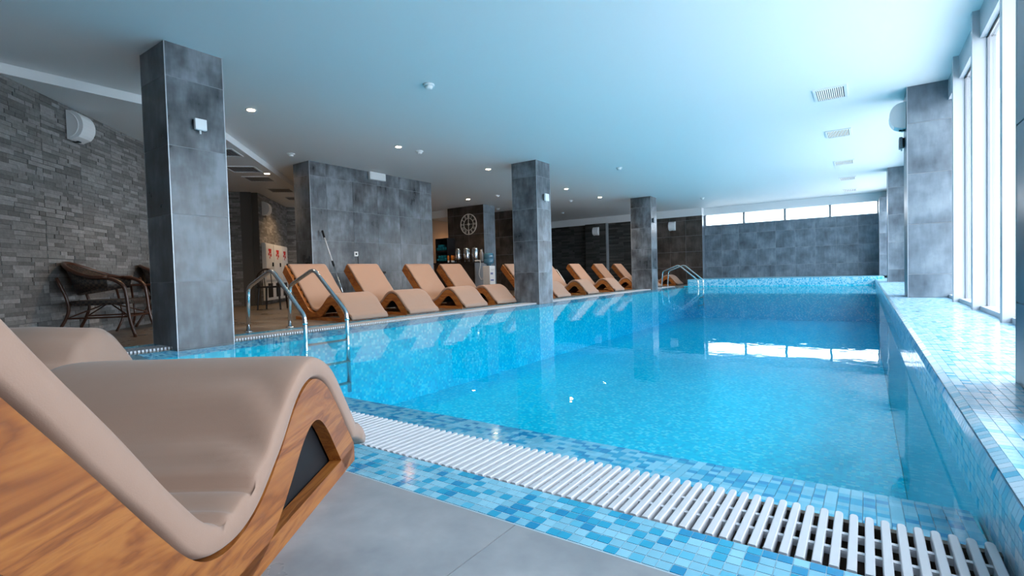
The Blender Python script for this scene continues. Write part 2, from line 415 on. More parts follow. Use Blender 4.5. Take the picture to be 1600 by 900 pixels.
# water body
wt = MB().box(PX0, PX1 + .002, PY0, PY1 + .002, POOLZ - .05, WATER)
tag(wt.build('pool_water', 'water'), 'clear turquoise water filling the swimming pool', 'water', kind='stuff')

# raised mosaic ledge along the windows and the far end
lg = MB(); lg.box(.2155, .24, -3.0, 18.0, POOLZ - .1, .098); lg.box(.239, 1.0, -3.0, 18.0, POOLZ - .1, LEDGE - .0015); lg.box(.222, .24, -3.0, 18.0, .09, .122); 
ledge = struct('trim_3', lg, 'grout', 'raised blue mosaic ledge beside the tall windows, glare put into its colour', 'ledge')
lt = MB()
for j in range(int(19.0 / P)):
    y = -1.2 + j * P
    for i in range(24):
        x = .238 + i * P
        lt.box(x, x + P - G, y, y + P - G, LEDGE - .007, LEDGE, False)
    for k in range(5):                                                         # upright pool side above the water
        z = -.03 + k * P
        lt.obox((.215, y, z), (0, 1, 0), (0, 0, 1), (-1, 0, 0), P - G, P - G, .005)
    for a in ((.2095, .1, .2165, .1245), (.2165, .1245, .238, .1345)):          # rounded nosing
        dx, dz = a[2] - a[0], a[3] - a[1]; L = math.hypot(dx, dz)
        lt.obox((a[0], y, a[1]), (0, 1, 0), (dx / L, 0, dz / L), (-dz / L, 0, dx / L), P - G, L - .001, .004)
tag(lt.build('mosaic_tile', 'mosaic_ledge', ledge), kind='stuff')
fb = MB(); fb.box(-4.42, .40, 15.71, YF, POOLZ, .2)
struct('trim_4', fb, 'mosaic_band', 'mosaic upstand closing the far end of the pool', 'ledge')

# ------------------------------------------------------------------ overflow grates
gr = empty('overflow_grate', (0, 0, 0)); tag(gr, 'white slatted overflow grate across the near pool edge', 'grate')
SW = .0155; sp = MB()
n = 7; prof = []
sm = MB(); # slat with rounded ends towards the water
pts = [(-SW / 2, 0), (SW / 2, 0)] + [(SW / 2 * math.cos(t), .235 + SW / 2 * math.sin(t)) for t in [PI * k / 6 for k in range(7)]]
k = len(pts)
sm.add([(x, y, -.022) for x, y in pts] + [(x, y, -.0015) for x, y in pts] + [(x * .8, y, 0) for x, y in pts],
       [tuple(range(k))[::-1], tuple(range(2 * k, 3 * k))] + [(i, (i + 1) % k, k + (i + 1) % k, k + i) for i in range(k)] + [(k + i, k + (i + 1) % k, 2 * k + (i + 1) % k, 2 * k + i) for i in range(k)])
slat = sm.mesh('slat', 'white_slat')
x = .192
while x > -4.80:
    link('slat', slat, gr, Matrix.Translation((x, 1.053, .002))); x -= .0268
for yy in (1.135, 1.205): MB().box(-4.81, .2, yy, yy + .010, -.02, -.006).build('connecting_rod', 'white_slat', gr)
gl_ = empty('overflow_grate', (0, 0, 0)); tag(gl_, 'white slatted overflow grate along the pool side with the loungers', 'grate')
sp = MB(); y = 1.32
while y < 15.7:
    sp.box(-5.045, -4.805, y, y + SW, -.02, .002, False); y += .0268
tag(sp.build('slat', 'white_slat', gl_), kind='stuff')
MB().box(-4.96, -4.95, 1.3, 15.7, -.02, -.006).build('connecting_rod', 'white_slat', gl_)
tag(MB().box(-5.045, -4.805, 1.06, 1.30, -.02, .002).build('corner_plate', 'white_slat', gl_))

# ------------------------------------------------------------------ columns
def column(x0, x1, y0, y1, z0, z1, joints, label, m='tile_dark', group=None, top=None):
    o = empty('column', ((x0 + x1) / 2, (y0 + y1) / 2, 0)); tag(o, label, 'column', group)
    t = .004
    core = MB().box(x0 + t, x1 - t, y0 + t, y1 - t, z0, z1)
    ob = core.build('core', 'grout_dark', o); ob.matrix_basis = o.matrix_basis.inverted()
    vs = [z0] + [j for j in joints if z0 + .03 < j < z1 - .03] + [z1]
    tile_face(o, (x0 + t, y0 + t, 0), (1, 0, 0), (0, 0, 1), [0, x1 - x0 - 2 * t], vs, m)
    tile_face(o, (x1 - t, y0 + t, 0), (0, 1, 0), (0, 0, 1), [0, y1 - y0 - 2 * t], vs, m)
    tile_face(o, (x1 - t, y1 - t, 0), (-1, 0, 0), (0, 0, 1), [0, x1 - x0 - 2 * t], vs, m)
    tile_face(o, (x0 + t, y1 - t, 0), (0, -1, 0), (0, 0, 1), [0, y1 - y0 - 2 * t], vs, m)
    tr = MB()
    for (xx, yy) in ((x0, y0), (x1, y0), (x1, y1), (x0, y1)):
        tr.box(xx - .0005 if xx == x0 else xx - .006, xx + .006 if xx == x0 else xx + .0005, yy - .0005 if yy == y0 else yy - .006, yy + .006 if yy == y0 else yy + .0005, z0, z1)
    e = tr.build('corner_trim', 'alu', o); e.matrix_basis = o.matrix_basis.inverted()
    return o
J = [-.02, .545, 1.11, 1.68, 2.25]
c1 = column(-5.18, -4.70, 1.86, 2.325, -.9, CEIL, J, 'large dark tiled column standing at the pool edge near the wicker chairs')
c2 = column(-5.27, -4.74, 7.66, 8.13, -.9, CEIL, J, 'dark tiled column at the pool edge in the middle of the lounger row')
c3 = column(-5.34, -4.76, 13.55, 14.0, -.9, CEIL, J, 'dark tiled column farthest along the pool edge by the last loungers')
JR = [.40, .97, 1.54, 2.11]
r1 = column(.405, .86, 1.72, 2.30, LEDGE, CEIL, JR, 'tiled column on the ledge cut by the right edge of the picture', 'tile_far')
r2 = column(.405, .80, 7.38, 7.95, LEDGE, CEIL, JR, 'wide tiled column on the ledge next to the tall windows', 'tile_far')
r3 = column(.405, .80, 13.3, 13.8, LEDGE, CEIL, JR, 'tiled column on the ledge behind the nearer wide one', 'tile_far')
r4 = column(.33, .80, 16.9, YF, .2, 2.31, [.77, 1.34, 1.91], 'slim looking tiled pier in the far corner beside the high windows', 'tile_far')

# ------------------------------------------------------------------ tiled walls
def wall_box(name, x0, x1, y0, y1, z0, z1, label, cat='wall', m='grout_dark'):
    return struct(name, MB().box(x0, x1, y0, y1, z0, z1), m, label, cat)
# far wall right: tiles below the high window band
wf = wall_box('wall_far', -4.42, .9, YF, YF + .3, 0, 1.93, 'bluish grey tiled far wall below the high windows')
tile_face(wf, (-4.42, YF, 0), (1, 0, 0), (0, 0, 1), [0, .03] + [(-3.86 + .53 * k) + 4.42 for k in range(9)] + [5.3], [.2, .57, 1.10, 1.63, 1.93], 'tile_far')
wl_ = wall_box('wall_lintel', -13.0, .9, YF - .01, YF + .3, 2.29, CEIL, 'white lintel band above the high windows', m='paint')
# far wall left: tiles with warm shade in their colour, then dark split stone
w2 = wall_box('wall_far_left', -6.6, -4.40, 17.42, YF - .01, 0, 2.28, 'tiled wall behind the far ladder, warm shade put into its colour')
tile_face(w2, (-6.6, 17.42, 0), (1, 0, 0), (0, 0, 1), cuts(0, 2.2, .07, .53), [0, .57, 1.10, 1.63, 2.15, 2.28], 'tile_shaded')
tile_face(w2, (-4.40, 17.42, 0), (0, 1, 0), (0, 0, 1), [0, .27], [0, .57, 1.10, 1.63, 2.15, 2.28], 'tile_far')  # return facing the windows: daylight put into a paler tile colour
struct('wall_lintel_left', MB().box(-13.0, -4.40, 17.40, YF - .012, 2.28, CEIL), 'paint', 'white lintel band above the dark far wall', 'wall')
def stone_strip(parent, o, u, L, z0, z1, m, hmin=.034, hmax=.046, lmin=.10, lmax=.26, single=0, nrm=None, key=None, msingle='stone', panel=.57):
    """random courses of split stone strips on a wall; the first `single` by key are objects"""
    o, u = Vector(o), Vector(u).normalized(); nrm = u.cross(Vector((0, 0, 1))) if nrm is None else Vector(nrm)
    P_ = []
    z = z0
    while z < z1 - .01:
        h = min(random.uniform(hmin, hmax), z1 - z); s = 0.0
        while s < L - .005:
            l = random.uniform(lmin, lmax); e = s + l
            pb = (math.floor(s / panel + 1e-6) + 1) * panel
            if e > pb - .05: e = pb
            e = min(e, L); P_.append((s, z, e - s - .0025, h - .0025, random.choice((.005, .007, .009, .011)))); s = e
        z += h
    if key: P_.sort(key=lambda q: key(o + u * q[0] + Vector((0, 0, q[1]))))
    mb = MB(); up = Vector((0, 0, 1))
    for i, (s, z, a, b_, t) in enumerate(P_):
        p = o + u * s + up * z
        if i < single:
            a = round(a * 50) / 50 or .02
            mw = Matrix(((u.x, 0, nrm.x, p.x), (u.y, 0, nrm.y, p.y), (u.z, 1, nrm.z, p.z), (0, 0, 0, 1)))
            link('stone', tile_mesh(a - .002, .038, t, msingle), parent, mw)
        else: mb.obox(p, u, up, nrm, a, b_, t)
    if mb.v: tag(mb.build('stone', m, parent), kind='stuff')
w3 = wall_box('wall_far_stone', -13.0, -6.6, 17.5, YF - .01, 0, 2.28, 'almost black split stone far wall behind the last loungers', m='stone_bed')
stone_strip(w3, (-12.6, 17.5, 0), (1, 0, 0), 3.9, 0, 2.28, 'stone_dark', .05, .07, .25, .5)
pl = struct('wall_pilaster', MB().box(-8.6, -7.75, 17.28, 17.5, 0, 2.28), 'stone_bed', 'dark stone pilaster carrying a white speaker', 'wall')
stone_strip(pl, (-8.6, 17.28, 0), (1, 0, 0), .83, 0, 2.28, 'stone_dark', .05, .07, .25, .5)
tag(MB().box(-7.77, -7.745, 17.27, 17.5, 0, 2.28).build('corner_trim', 'alu', pl))
w3b = struct('wall_far_stone_end', MB().box(-7.75, -6.6, 17.46, 17.5, 0, 2.28), 'stone_bed', 'dark stone wall between the pilaster and the tiles', 'wall')
stone_strip(w3b, (-7.74, 17.46, 0), (1, 0, 0), 1.14, 0, 2.28, 'stone_dark', .05, .07, .25, .5)
# tiled block in the middle of the left side
XB = -7.65; YB0, YB1 = 5.13, 8.06
blk = wall_box('wall_block', -8.12, XB - .008, YB0 + .008, YB1, 0, CEIL, 'free standing block of cloudy grey cement tiles behind the first loungers')
tile_face(blk, (XB - .008, YB0, 0), (0, 1, 0), (0, 0, 1), [0, .32, .87, 1.44, 2.0, 2.58, 2.93], [0, .09, .64, 1.19, 1.74, 2.29, CEIL], 'tile_dark')
tile_face(blk, (-8.12, YB0 + .008, 0), (1, 0, 0), (0, 0, 1), [0, .47], [0, .09, .64, 1.19, 1.74, 2.29, CEIL], 'tile_dark')
struct('trim_5', MB().box(XB - .006, XB + .001, YB0 - .001, YB0 + .006, 0, CEIL), 'alu', 'bright metal corner trim on the tiled block', 'trim')
# pillar with the clock
pc = empty('column', (-9.6, 11.76, 0)); tag(pc, 'broad tiled pillar, warm shade in its tile colour, carrying the round clock behind the bar', 'column')
def at(o): o.matrix_basis = pc.matrix_basis.inverted(); return o
at(MB().box(-10.28, -8.918, 11.498, 12.03, 0, CEIL).build('core', 'grout_dark', pc))
tile_face(pc, (-10.28, 11.498, 0), (1, 0, 0), (0, 0, 1), [0, .23, .80, 1.362], [0, .57, 1.14, 1.71, 2.28, CEIL], 'tile_shaded')
tile_face(pc, (-8.918, 11.49, 0), (0, 1, 0), (0, 0, 1), [0, .54], [0, .57, 1.14, 1.71, 2.28, CEIL], 'tile_far')  # window side of the pillar, its daylight painted as lighter tile
w4 = wall_box('wall_bar_back', -13.0, -8.3, 13.25, 13.5, 0, CEIL, 'tiled wall behind the water dispenser, shade put into its colour')
tile_face(w4, (-10.6, 13.25, 0), (1, 0, 0), (0, 0, 1), cuts(0, 2.3, .38, .57), [0, .57, 1.14, 1.71, 2.28, CEIL], 'tile_shaded')
tile_face(w4, (-8.3, 13.25, 0), (0, 1, 0), (0, 0, 1), [0, .25], [0, .57, 1.14, 1.71, 2.28, CEIL], 'tile_shaded')
w5 = wall_box('wall_bar_side', -13.0, -11.3, 8.6, 13.3, 0, CEIL, 'plain wall at the back of the bar corner', m='warm_lit_paint')
struct('wall_bar_soffit', MB().box(-11.3, -10.29, 11.62, 13.25, 2.30, CEIL), 'paint', 'small white dropped soffit beside the clock pillar', 'ceiling')

# ------------------------------------------------------------------ diagonal split stone walls on the left
D = Vector((-1, 1, 0)).normalized(); Nn = Vector((1, 1, 0)).normalized()
def diag_wall(name, s, t0, t1, z1, label, thick=.25):
    """wall in the plane X + Y = s, running along (-1, 1) between X positions t0 and t1"""
    a = Vector((t0, s - t0, 0)); L = (Vector((t1, s - t1, 0)) - a).length
    o = struct(name, MB().obox(a, D, (0, 0, 1), -Nn, L, z1, thick), 'stone_bed', label, 'wall'); return o, a, L
wa, a, L = diag_wall('wall_left', -5.12, -3.0, -8.9, LOW, 'grey split stone wall behind the wicker chairs')
camp = Vector((0, 0, .54))
vis = lambda p: (p - camp).length if (-8.0 < p.x < -6.3) else 99
stone_strip(wa, a, D, L, 0, LOW, 'stone_i', single=300, nrm=Nn, key=vis)
wb, a2, L2 = diag_wall('wall_left_recess', -5.62, -8.7, -11.5, LOW, 'dark stone wall in the recess beyond the first column')
stone_strip(wb, a2, D, L2, 0, LOW, 'stone_i', nrm=Nn)
q = Vector((-11.15, 5.32, 0)); e = Vector((-10.78, 5.80, 0)); ud = (e - q).normalized(); nn = ud.cross(Vector((0, 0, 1)))
wp = struct('wall_left_pier', MB().obox(q, ud, (0, 0, 1), -nn, (e - q).length, LOW, .2), 'stone_bed', 'dark pier edge beside the white wall cabinets', 'wall')
stone_strip(wp, q, ud, (e - q).length * .66, 0, LOW, 'stone_i', nrm=nn)
wc, a3, L3 = diag_wall('wall_left_far', -4.82, -10.76, -12.45, LOW, 'stone wall with the white wall cabinets')
stone_strip(wc, a3, D, L3, 0, LOW, 'stone_i', nrm=Nn)
q = Vector((-12.45, 7.6, 0)); e = Vector((-11.9, 8.7, 0)); ud = (e - q).normalized(); nn = ud.cross(Vector((0, 0, 1)))
wd = struct('wall_left_end', MB().obox(q, ud, (0, 0, 1), -nn, (e - q).length, CEIL, .2), 'stone_bed', 'grey stone wall closing the corridor behind the block', 'wall')
stone_strip(wd, q, ud, (e - q).length, 0, LOW, 'stone_i', nrm=nn)
# outer shell closing the building where the photo does not look
sh = MB(); sh.box(-14.6, -14.4, -3.2, 18.3, -.2, CEIL); sh.box(-14.6, 1.0, -3.2, -3.0, -.2, CEIL); sh.box(-14.6, -12.9, 17.4, 18.3, -.2, CEIL); sh.box(.86, 1.06, -3.2, .3, -.2, CEIL)
struct('wall_outer', sh, 'tile_dark', 'dark outer wall of the building behind the camera', 'wall')

# ------------------------------------------------------------------ tall windows on the right
XW0, XW1 = .72, .86
wi = empty('window_1', (.8, 7.0, LEDGE)); tag(wi, 'row of tall white framed windows along the ledge', 'window', kind='structure')
def wadd(mb, name, m): 
    o = mb.build(name, m, wi); o.matrix_basis = wi.matrix_basis.inverted(); return o
posts = [-2.9 + 0]; 
ys = [4.44 + 1.083 * k for k in range(-6, 13)]
ys = [y for y in ys if y > .25 and not (1.5 < y < 2.35 or 7.3 < y < 8.0 or 13.2 < y < 13.85) and y < 17.6]
for y in ys:
    wadd(MB().box(XW0, XW1, y, y + .075, LEDGE, CEIL), 'post', 'frame')
wadd(MB().box(.765, XW1, .3, 17.9, 2.31, CEIL), 'head_rail', 'frame')
wadd(MB().box(.765, XW1, .3, 17.9, LEDGE, LEDGE + .035), 'bottom_rail', 'frame')
wadd(MB().box(.805, .815, .3, 17.9, 2.298, 2.311), 'gasket', 'black')
prev = .3
for y in ys + [17.9]:
    if y - prev > .3:
        wadd(MB().box(.822, .830, prev, y, LEDGE + .03, 2.315), 'pane', 'glass')
        for yy in (prev, y - .014): wadd(MB().box(.808, .822, yy, yy + .014, LEDGE + .03, 2.315), 'gasket', 'grey')
    prev = y + .075
# high window band in the far wall
wh = empty('window_2', (-2, YF, 1.93)); tag(wh, 'band of four high windows under the ceiling of the far wall', 'window', kind='structure')
def hadd(mb, name, m):
    o = mb.build(name, m, wh); o.matrix_basis = wh.matrix_basis.inverted(); return o
mx = [-4.38, -3.18, -2.01, -.83, .33]
hadd(MB().box(-4.42, .9, YF + .02, YF + .12, 1.93, 1.955), 'sill', 'frame')
for x in mx: hadd(MB().box(x - .03, x + .03, YF + .005, YF + .12, 1.93, 2.29), 'mullion', 'grey')
for i in range(4): hadd(MB().box(mx[i] + .022, mx[i + 1] - .022, YF + .07, YF + .078, 1.95, 2.29), 'pane', 'glass')
hadd(MB().box(.35, .9, YF + .05, YF + .2, 1.93, 2.29), 'mullion', 'frame')
hadd(MB().box(-4.5, -4.40, YF + .0, YF + .2, 1.93, 2.29), 'mullion', 'frame')
# ground outside
struct('ground', MB().box(1.0, 60, -40, 60, -.5, -.3).box(-40, 1.0, 18.6, 60, -.5, -.3), mat('pale_paving', (.6, .6, .6), .8), 'pale paving outside the windows', 'ground')

# ------------------------------------------------------------------ loungers
top = [(0, .05), (.06, .115), (.13, .195), (.20, .262), (.27, .298), (.33, .298), (.40, .262), (.48, .19), (.56, .132), (.64, .105), (.71, .108), (.77, .14), (.84, .215), (.94, .335), (1.06, .475), (1.17, .605), (1.28, .735)]
bot = [(.075, .0), (.11, .035), (.16, .095), (.21, .155), (.26, .195), (.31, .200), (.365, .172), (.43, .115), (.50, .06), (.58, .022), (.68, .008), (.79, .030), (.89, .105), (1.0, .235), (1.12, .375), (1.235, .51), (1.345, .64)]
NP = 70
TOP = catmull([(a, 0, b_) for a, b_ in top], NP); BOT = catmull([(a, 0, b_) for a, b_ in bot], NP)
W = .58; BT = .032
def side_mesh():
    mb = MB(); N = NP
    vs = [];
    for y in (0.0, -BT):
        vs += [(p.x, y, p.z) for p in TOP] + [(p.x, y, p.z) for p in BOT]
    fs = []
    for i in range(N - 1):
        fs.append((i, i + 1, N + i + 1, N + i)); fs.append((2 * N + i, 3 * N + i, 3 * N + i + 1, 2 * N + i + 1))
        fs.append((i, 2 * N + i, 2 * N + i + 1, i + 1)); fs.append((N + i, N + i + 1, 3 * N + i + 1, 3 * N + i))
    fs.append((0, N, 3 * N, 2 * N)); fs.append((N - 1, 3 * N - 1, 4 * N - 1, 2 * N - 1))
    mb.add(vs, fs); return mb.mesh('side_frame', 'wood')
def cushion_mesh(name, folds=False, th=.046, w=.572, y0=-.004, over=.06, droop=0.0):
    """padded mattress swept along the frame, its foot end hanging over"""
    path = [Vector((-over * .95, 0, .012)), Vector((-over * .45, 0, .045))] + [Vector((p.x, 0, p.z)) for p in TOP[1:]]
    n = 110 if folds else 72
    path = catmull(path, n)
    K = 40 if folds else 24
    mb = MB(); hw = w / 2
    for i, p in enumerate(path):
        d = (path[min(i + 1, n - 1)] - path[max(i - 1, 0)]).normalized(); nr = Vector((-d.z, 0, d.x))
        f = i / (n - 1); endt = min(1, min(f, 1 - f) / .02) ** .5
        t = th * (.62 + .38 * endt)
        for k in range(K):
            a = 2 * PI * k / K; ca, sa = math.cos(a), math.sin(a)
            yy = hw * math.copysign(abs(ca) ** .22, ca); hh = t / 2 * math.copysign(abs(sa) ** .3, sa) + t / 2 + .001
            if folds and sa > .3:
                u = p.x
                v = yy + hw                                        # 0 far .. w near side
                g = lambda uu, s: math.exp(-((u - uu) / s) ** 2)
                hh -= .026 * g(.575, .008) * (1 - .3 * (v / w)) ; hh += .007 * g(.545, .022) + .006 * g(.61, .025)
                hh -= .010 * g(.70, .012) * max(0, (v / w - .45)) * 1.6; hh += .007 * g(.675, .016) * max(0, v / w - .4) * 1.6
                for (c0, sl, am, sg) in ((.53, 1.6, .012, .016), (.46, 3.0, .010, .020)):
                    q_ = (u - c0) + sl * .12 * (1 - v / w); hh += am * (math.exp(-(q_ / sg) ** 2) - .8 * math.exp(-((q_ + sg * 1.7) / sg) ** 2)) * max(0, (v / w - .55)) * 2.0 * max(0, min(1, (1 - v / w) * 9))
                hh += .0005 * math.sin(u * 41 + v * 23)
            else:
                hh += .0015 * math.sin(p.x * 40 + yy * 19)
            q = p + nr * hh
            e_ = max(0, (yy - hw + .16) / .16)                      # loose side hanging down over the frame
            mb.v.append((q.x, y0 - hw + yy - droop * .5 * e_ ** 2, max(.012, q.z - droop * e_ ** 1.6)))
    for i in range(n - 1):
        for k in range(K): mb.f.append((i * K + k, i * K + (k + 1) % K, (i + 1) * K + (k + 1) % K, (i + 1) * K + k))
    mb.f.append(tuple(range(K))); mb.f.append(tuple((n - 1) * K + k for k in range(K))[::-1])
    return mb.mesh(name, 'fabric', True)
SIDE = side_mesh(); CUSH = cushion_mesh('cushion'); CUSHF = cushion_mesh('cushion', True, th=.056, w=.588, y0=.004, over=.10)
RAIL = MB().box(.0, 1.07, -BT, 0, 0, .042).mesh('base_rail', 'wood')
SLAT = MB().box(-.028, .028, -(W - 2 * BT), 0, -.018, 0).mesh('slat', 'wood')
CROSS = MB().box(-.02, .02, -(W - 2 * BT), 0, 0, .042).mesh('cross_rail', 'wood')
FOOT = MB().box(0, .03, -(W - 2 * BT), 0, 0, .05).mesh('foot_board', 'wood')
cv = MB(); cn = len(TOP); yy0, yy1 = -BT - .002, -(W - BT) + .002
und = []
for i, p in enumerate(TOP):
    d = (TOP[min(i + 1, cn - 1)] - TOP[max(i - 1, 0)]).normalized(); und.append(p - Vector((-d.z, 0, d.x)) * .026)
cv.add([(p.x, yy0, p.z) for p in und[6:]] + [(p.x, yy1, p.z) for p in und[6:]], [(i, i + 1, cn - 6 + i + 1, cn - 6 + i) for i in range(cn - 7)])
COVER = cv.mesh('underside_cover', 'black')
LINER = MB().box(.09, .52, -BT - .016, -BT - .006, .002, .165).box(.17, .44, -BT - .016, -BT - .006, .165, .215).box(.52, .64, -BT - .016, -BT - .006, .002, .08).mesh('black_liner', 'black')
slat_pts = []
acc = 0; last = TOP[0]
for i in range(1, NP - 1):
    acc += (TOP[i] - TOP[i - 1]).length
    if acc > .082:
        d = (TOP[i + 1] - TOP[i - 1]).normalized(); slat_pts.append((TOP[i].copy(), math.atan2(d.z, d.x))); acc = 0
def piping():
    mb = MB(); pts = []
    for i in range(5): pts.append((-.062 + .0 * i, -.02 - i * .135, .022))
    return mb.tube(pts, .0035, 6).mesh('piping', 'fabric')
PIPE = piping()
def lounger(x, y, rz, label, fg=None, shift=0.0, group='wave shaped sun loungers along the pool'):
    o = empty('sun_lounger', (x, y, 0), rz); tag(o, label, 'sun lounger', group)
    link('side_frame', SIDE, o); link('side_frame', SIDE, o, Matrix.Translation((0, -(W - BT), 0)))
    link('base_rail', RAIL, o); link('base_rail', RAIL, o, Matrix.Translation((0, -(W - BT), 0)))
    for (p, a) in slat_pts: link('slat', SLAT, o, Matrix.Translation((p.x, -BT, p.z)) @ Matrix.Rotation(-a, 4, 'Y'))
    for xx in (.09, 1.03): link('cross_rail', CROSS, o, Matrix.Translation((xx, -BT, 0)))
    link('foot_board', FOOT, o, Matrix.Translation((.0, -BT, 0)))
    link('underside_cover', COVER, o)
    if fg: link('black_liner', LINER, o)
    cu = link('cushion', fg if fg else CUSH, o, Matrix.Translation((0, -shift, 0)))
    link('piping', PIPE, cu)
    return o
lounger(-1.246, .949, math.radians(-54.55), 'nearest big sun lounger in the left foreground, wrinkled taupe cushion on honey wood', CUSHF)
CUSHW = cushion_mesh('cushion', True, th=.055, w=.74, y0=.125, over=.12, droop=.17)
lounger(-3.10, 1.03, math.radians(-47), 'sun lounger just peeking out behind the foreground lounger', CUSHW)
LL = [(-5.25, 3.95, .035, 'first sun lounger of the row, right behind the steel pool ladder'),
      (-5.22, 4.93, 0, 'second sun lounger of the row, in front of the tiled block with the socket'),
      (-5.25, 6.15, 0, 'third sun lounger of the row, before the right end of the tiled block'),
      (-5.28, 7.05, 0, 'fourth sun lounger of the row, just left of the middle column'),
      (-5.25, 9.05, .04, 'sun lounger half hidden behind the middle column'),
      (-5.25, 10.5, 0, 'sun lounger whose raised back is hidden behind the middle column'),
      (-5.25, 12.05, 0, 'sun lounger next right of the white bent tube rail'),
      (-5.25, 13.57, 0, 'sun lounger before the stone pilaster with its foot near the far column'),
      (-5.25, 15.0, 0, 'sun lounger whose lower half is hidden by the far column'),
      (-5.0, 16.45, 0, 'last sun lounger, right of the far column beside the far ladder')]
for x, y, s, lb in LL: lounger(x, y, PI, lb, None, s)

# ------------------------------------------------------------------ pool ladders
def ladder(X0, Ys, X1, label, r=.021, depth=-.62):
    o = empty('pool_ladder', (X0, Ys[0], 0)); tag(o, label, 'ladder'); inv = o.matrix_basis.inverted()
    for y in Ys:
        pts = [(X0 - .04, y, 0), (X0 - .01, y, .47), (X0 + .46 * (X1 - X0) / 1.0 + .0, y, .645), (X1 - .01, y, .20), (X1, y, .12), (X1, y, depth)]
        q = MB().tube(fillet(pts, .075, 6), r, 12).build('rail', 'chrome', o, True); q.matrix_basis = inv
        q = MB().lathe([(.045, 0), (.045, .006), (.03, .012)], (X0 - .04, y, .0), 18).build('foot_flange', 'chrome', o, True); q.matrix_basis = inv
        q = MB().lathe([(r + .003, -.012), (r + .003, .012)], (X1, y, .125), 14).build('joint_sleeve', 'chrome', o, True); q.matrix_basis = inv
    for z in (-.08, -.30, -.52):
        st = MB()
        st.box(X1 - .035, X1 + .035, Ys[0], Ys[1], z - .012, z)
        q = st.build('tread', 'grey', o); q.matrix_basis = inv
ladder(-5.30, (2.79, 3.26), -4.32, 'shiny steel pool ladder beside the first column')
ladder(-4.86, (14.75, 15.3), -3.86, 'pale steel pool ladder at the far end of the pool', .018)
hr = MB().tube(fillet([(-7.25, 12.1, 0), (-7.2, 12.1, .50), (-6.92, 12.1, .62), (-6.66, 12.1, .26), (-6.65, 12.1, 0)], .06), .014, 8)
tag(hr.build('tube_rail', 'white', None, True), 'white bent tube rail standing among the far loungers', 'rail')

# ------------------------------------------------------------------ wicker armchairs and table
def wchair(loc, rz, label):
    o = empty('wicker_armchair', loc, rz); tag(o, label, 'chair', 'wicker armchairs by the stone wall')
    # local: +y is the front
    hw, sd = .27, .26
    for s in (-1, 1):
        # arm and front leg in one bent tube
        leg = catmull([(s * .30, sd + .06, 0), (s * .285, sd + .01, .20), (s * .28, sd - .01, .42), (s * .285, sd - .035, .53), (s * .30, sd - .12, .595), (s * .305, sd - .22, .615)], 22)
        MB().tube(leg, [.016 + .004 * (i > 10) for i in range(22)], 10).build('front_leg', 'rattan', o, True)
        MB().tube(catmull([(s * .25, -sd - .14, 0), (s * .215, -sd - .03, .20), (s * .22, -sd + .0, .36), (s * .23, -sd - .08, .62)], 14), .015, 10).build('back_leg', 'rattan', o, True)
        MB().tube([(s * .285, sd, .21), (s * .215, -sd - .02, .21)], .008, 8).build('side_stretcher', 'rattan', o)
        MB().tube([(s * .28, sd, .22), (0, .0, .35)], .007, 8).build('brace', 'rattan', o)
        MB().tube([(s * .215, -sd, .22), (0, .0, .35)], .007, 8).build('brace', 'rattan', o)
    MB().tube([(-.285, sd, .21), (.285, sd, .21)], .008, 8).build('front_stretcher', 'rattan', o)
    seat = MB(); n = 28
    pts = [(.29 * math.copysign(abs(math.cos(t)) ** .55, math.cos(t)), .27 * math.copysign(abs(math.sin(t)) ** .55, math.sin(t))) for t in [2 * PI * k / n for k in range(n)]]
    seat.add([(x, y, .335) for x, y in pts] + [(x * 1.02, y * 1.02, .36) for x, y in pts] + [(x, y, .385) for x, y in pts],
             [tuple(range(n))[::-1], tuple(range(2 * n, 3 * n))] + [(i, (i + 1) % n, n + (i + 1) % n, n + i) for i in range(n)] + [(n + i, n + (i + 1) % n, 2 * n + (i + 1) % n, 2 * n + i) for i in range(n)])
    seat.build('seat', 'wicker', o)
    hoop = []; low = []
    for k in range(33):
        t = -PI * .06 + (PI * 1.12) * k / 32; cx, sy = math.cos(t), -math.sin(t)
        hgt = .615 + .155 * max(0, -sy) ** 1.5
        hoop.append((.325 * cx, .04 + .36 * sy - (.03 if sy < 0 else 0), hgt))
        low.append((.285 * cx, .04 + .29 * sy, .50 - .06 * max(0, -sy)))
    MB().tube(hoop, .02, 10).build('back_hoop', 'rattan', o, True)
    bk = MB(); k0 = len(hoop)
    bk.add(hoop + low + [(x * .96, y * .96, z) for x, y, z in hoop] + [(x * .96, y * .96, z) for x, y, z in low],
           [(i, i + 1, k0 + i + 1, k0 + i) for i in range(k0 - 1)] + [(2 * k0 + i, 3 * k0 + i, 3 * k0 + i + 1, 2 * k0 + i + 1) for i in range(k0 - 1)] +
           [(k0 + i, k0 + i + 1, 3 * k0 + i + 1, 3 * k0 + i) for i in range(k0 - 1)] + [(i, 2 * k0 + i, 2 * k0 + i + 1, i + 1) for i in range(k0 - 1)])
    bk.build('woven_back', 'wicker', o, True)
    return o
rzc = math.atan2(.8, .6) - PI / 2
wchair((-6.53, 1.96, 0), rzc, 'dark wicker armchair in full view before the stone wall')
wchair((-7.56, 2.98, 0), rzc + .2, 'dark wicker armchair half hidden behind the first column')
tb = empty('rattan_table', (-7.12, 2.5, 0), rzc); tag(tb, 'small rattan table between the two wicker armchairs', 'table')
MB().box(-.25, .25, -.25, .25, .515, .54).build('table_top', 'wicker', tb)
MB().tube([(-.26, -.26, .525), (.26, -.26, .525), (.26, .26, .525), (-.26, .26, .525)], .016, 8, True).build('rim', 'rattan', tb)
for sx in (-1, 1):
    for sy in (-1, 1):
        MB().tube(fillet([(sx * .22, sy * .22, .52), (sx * .17, sy * .17, .16), (sx * .23, sy * .23, .0)], .08), .013, 8).build('leg', 'rattan', tb, True)
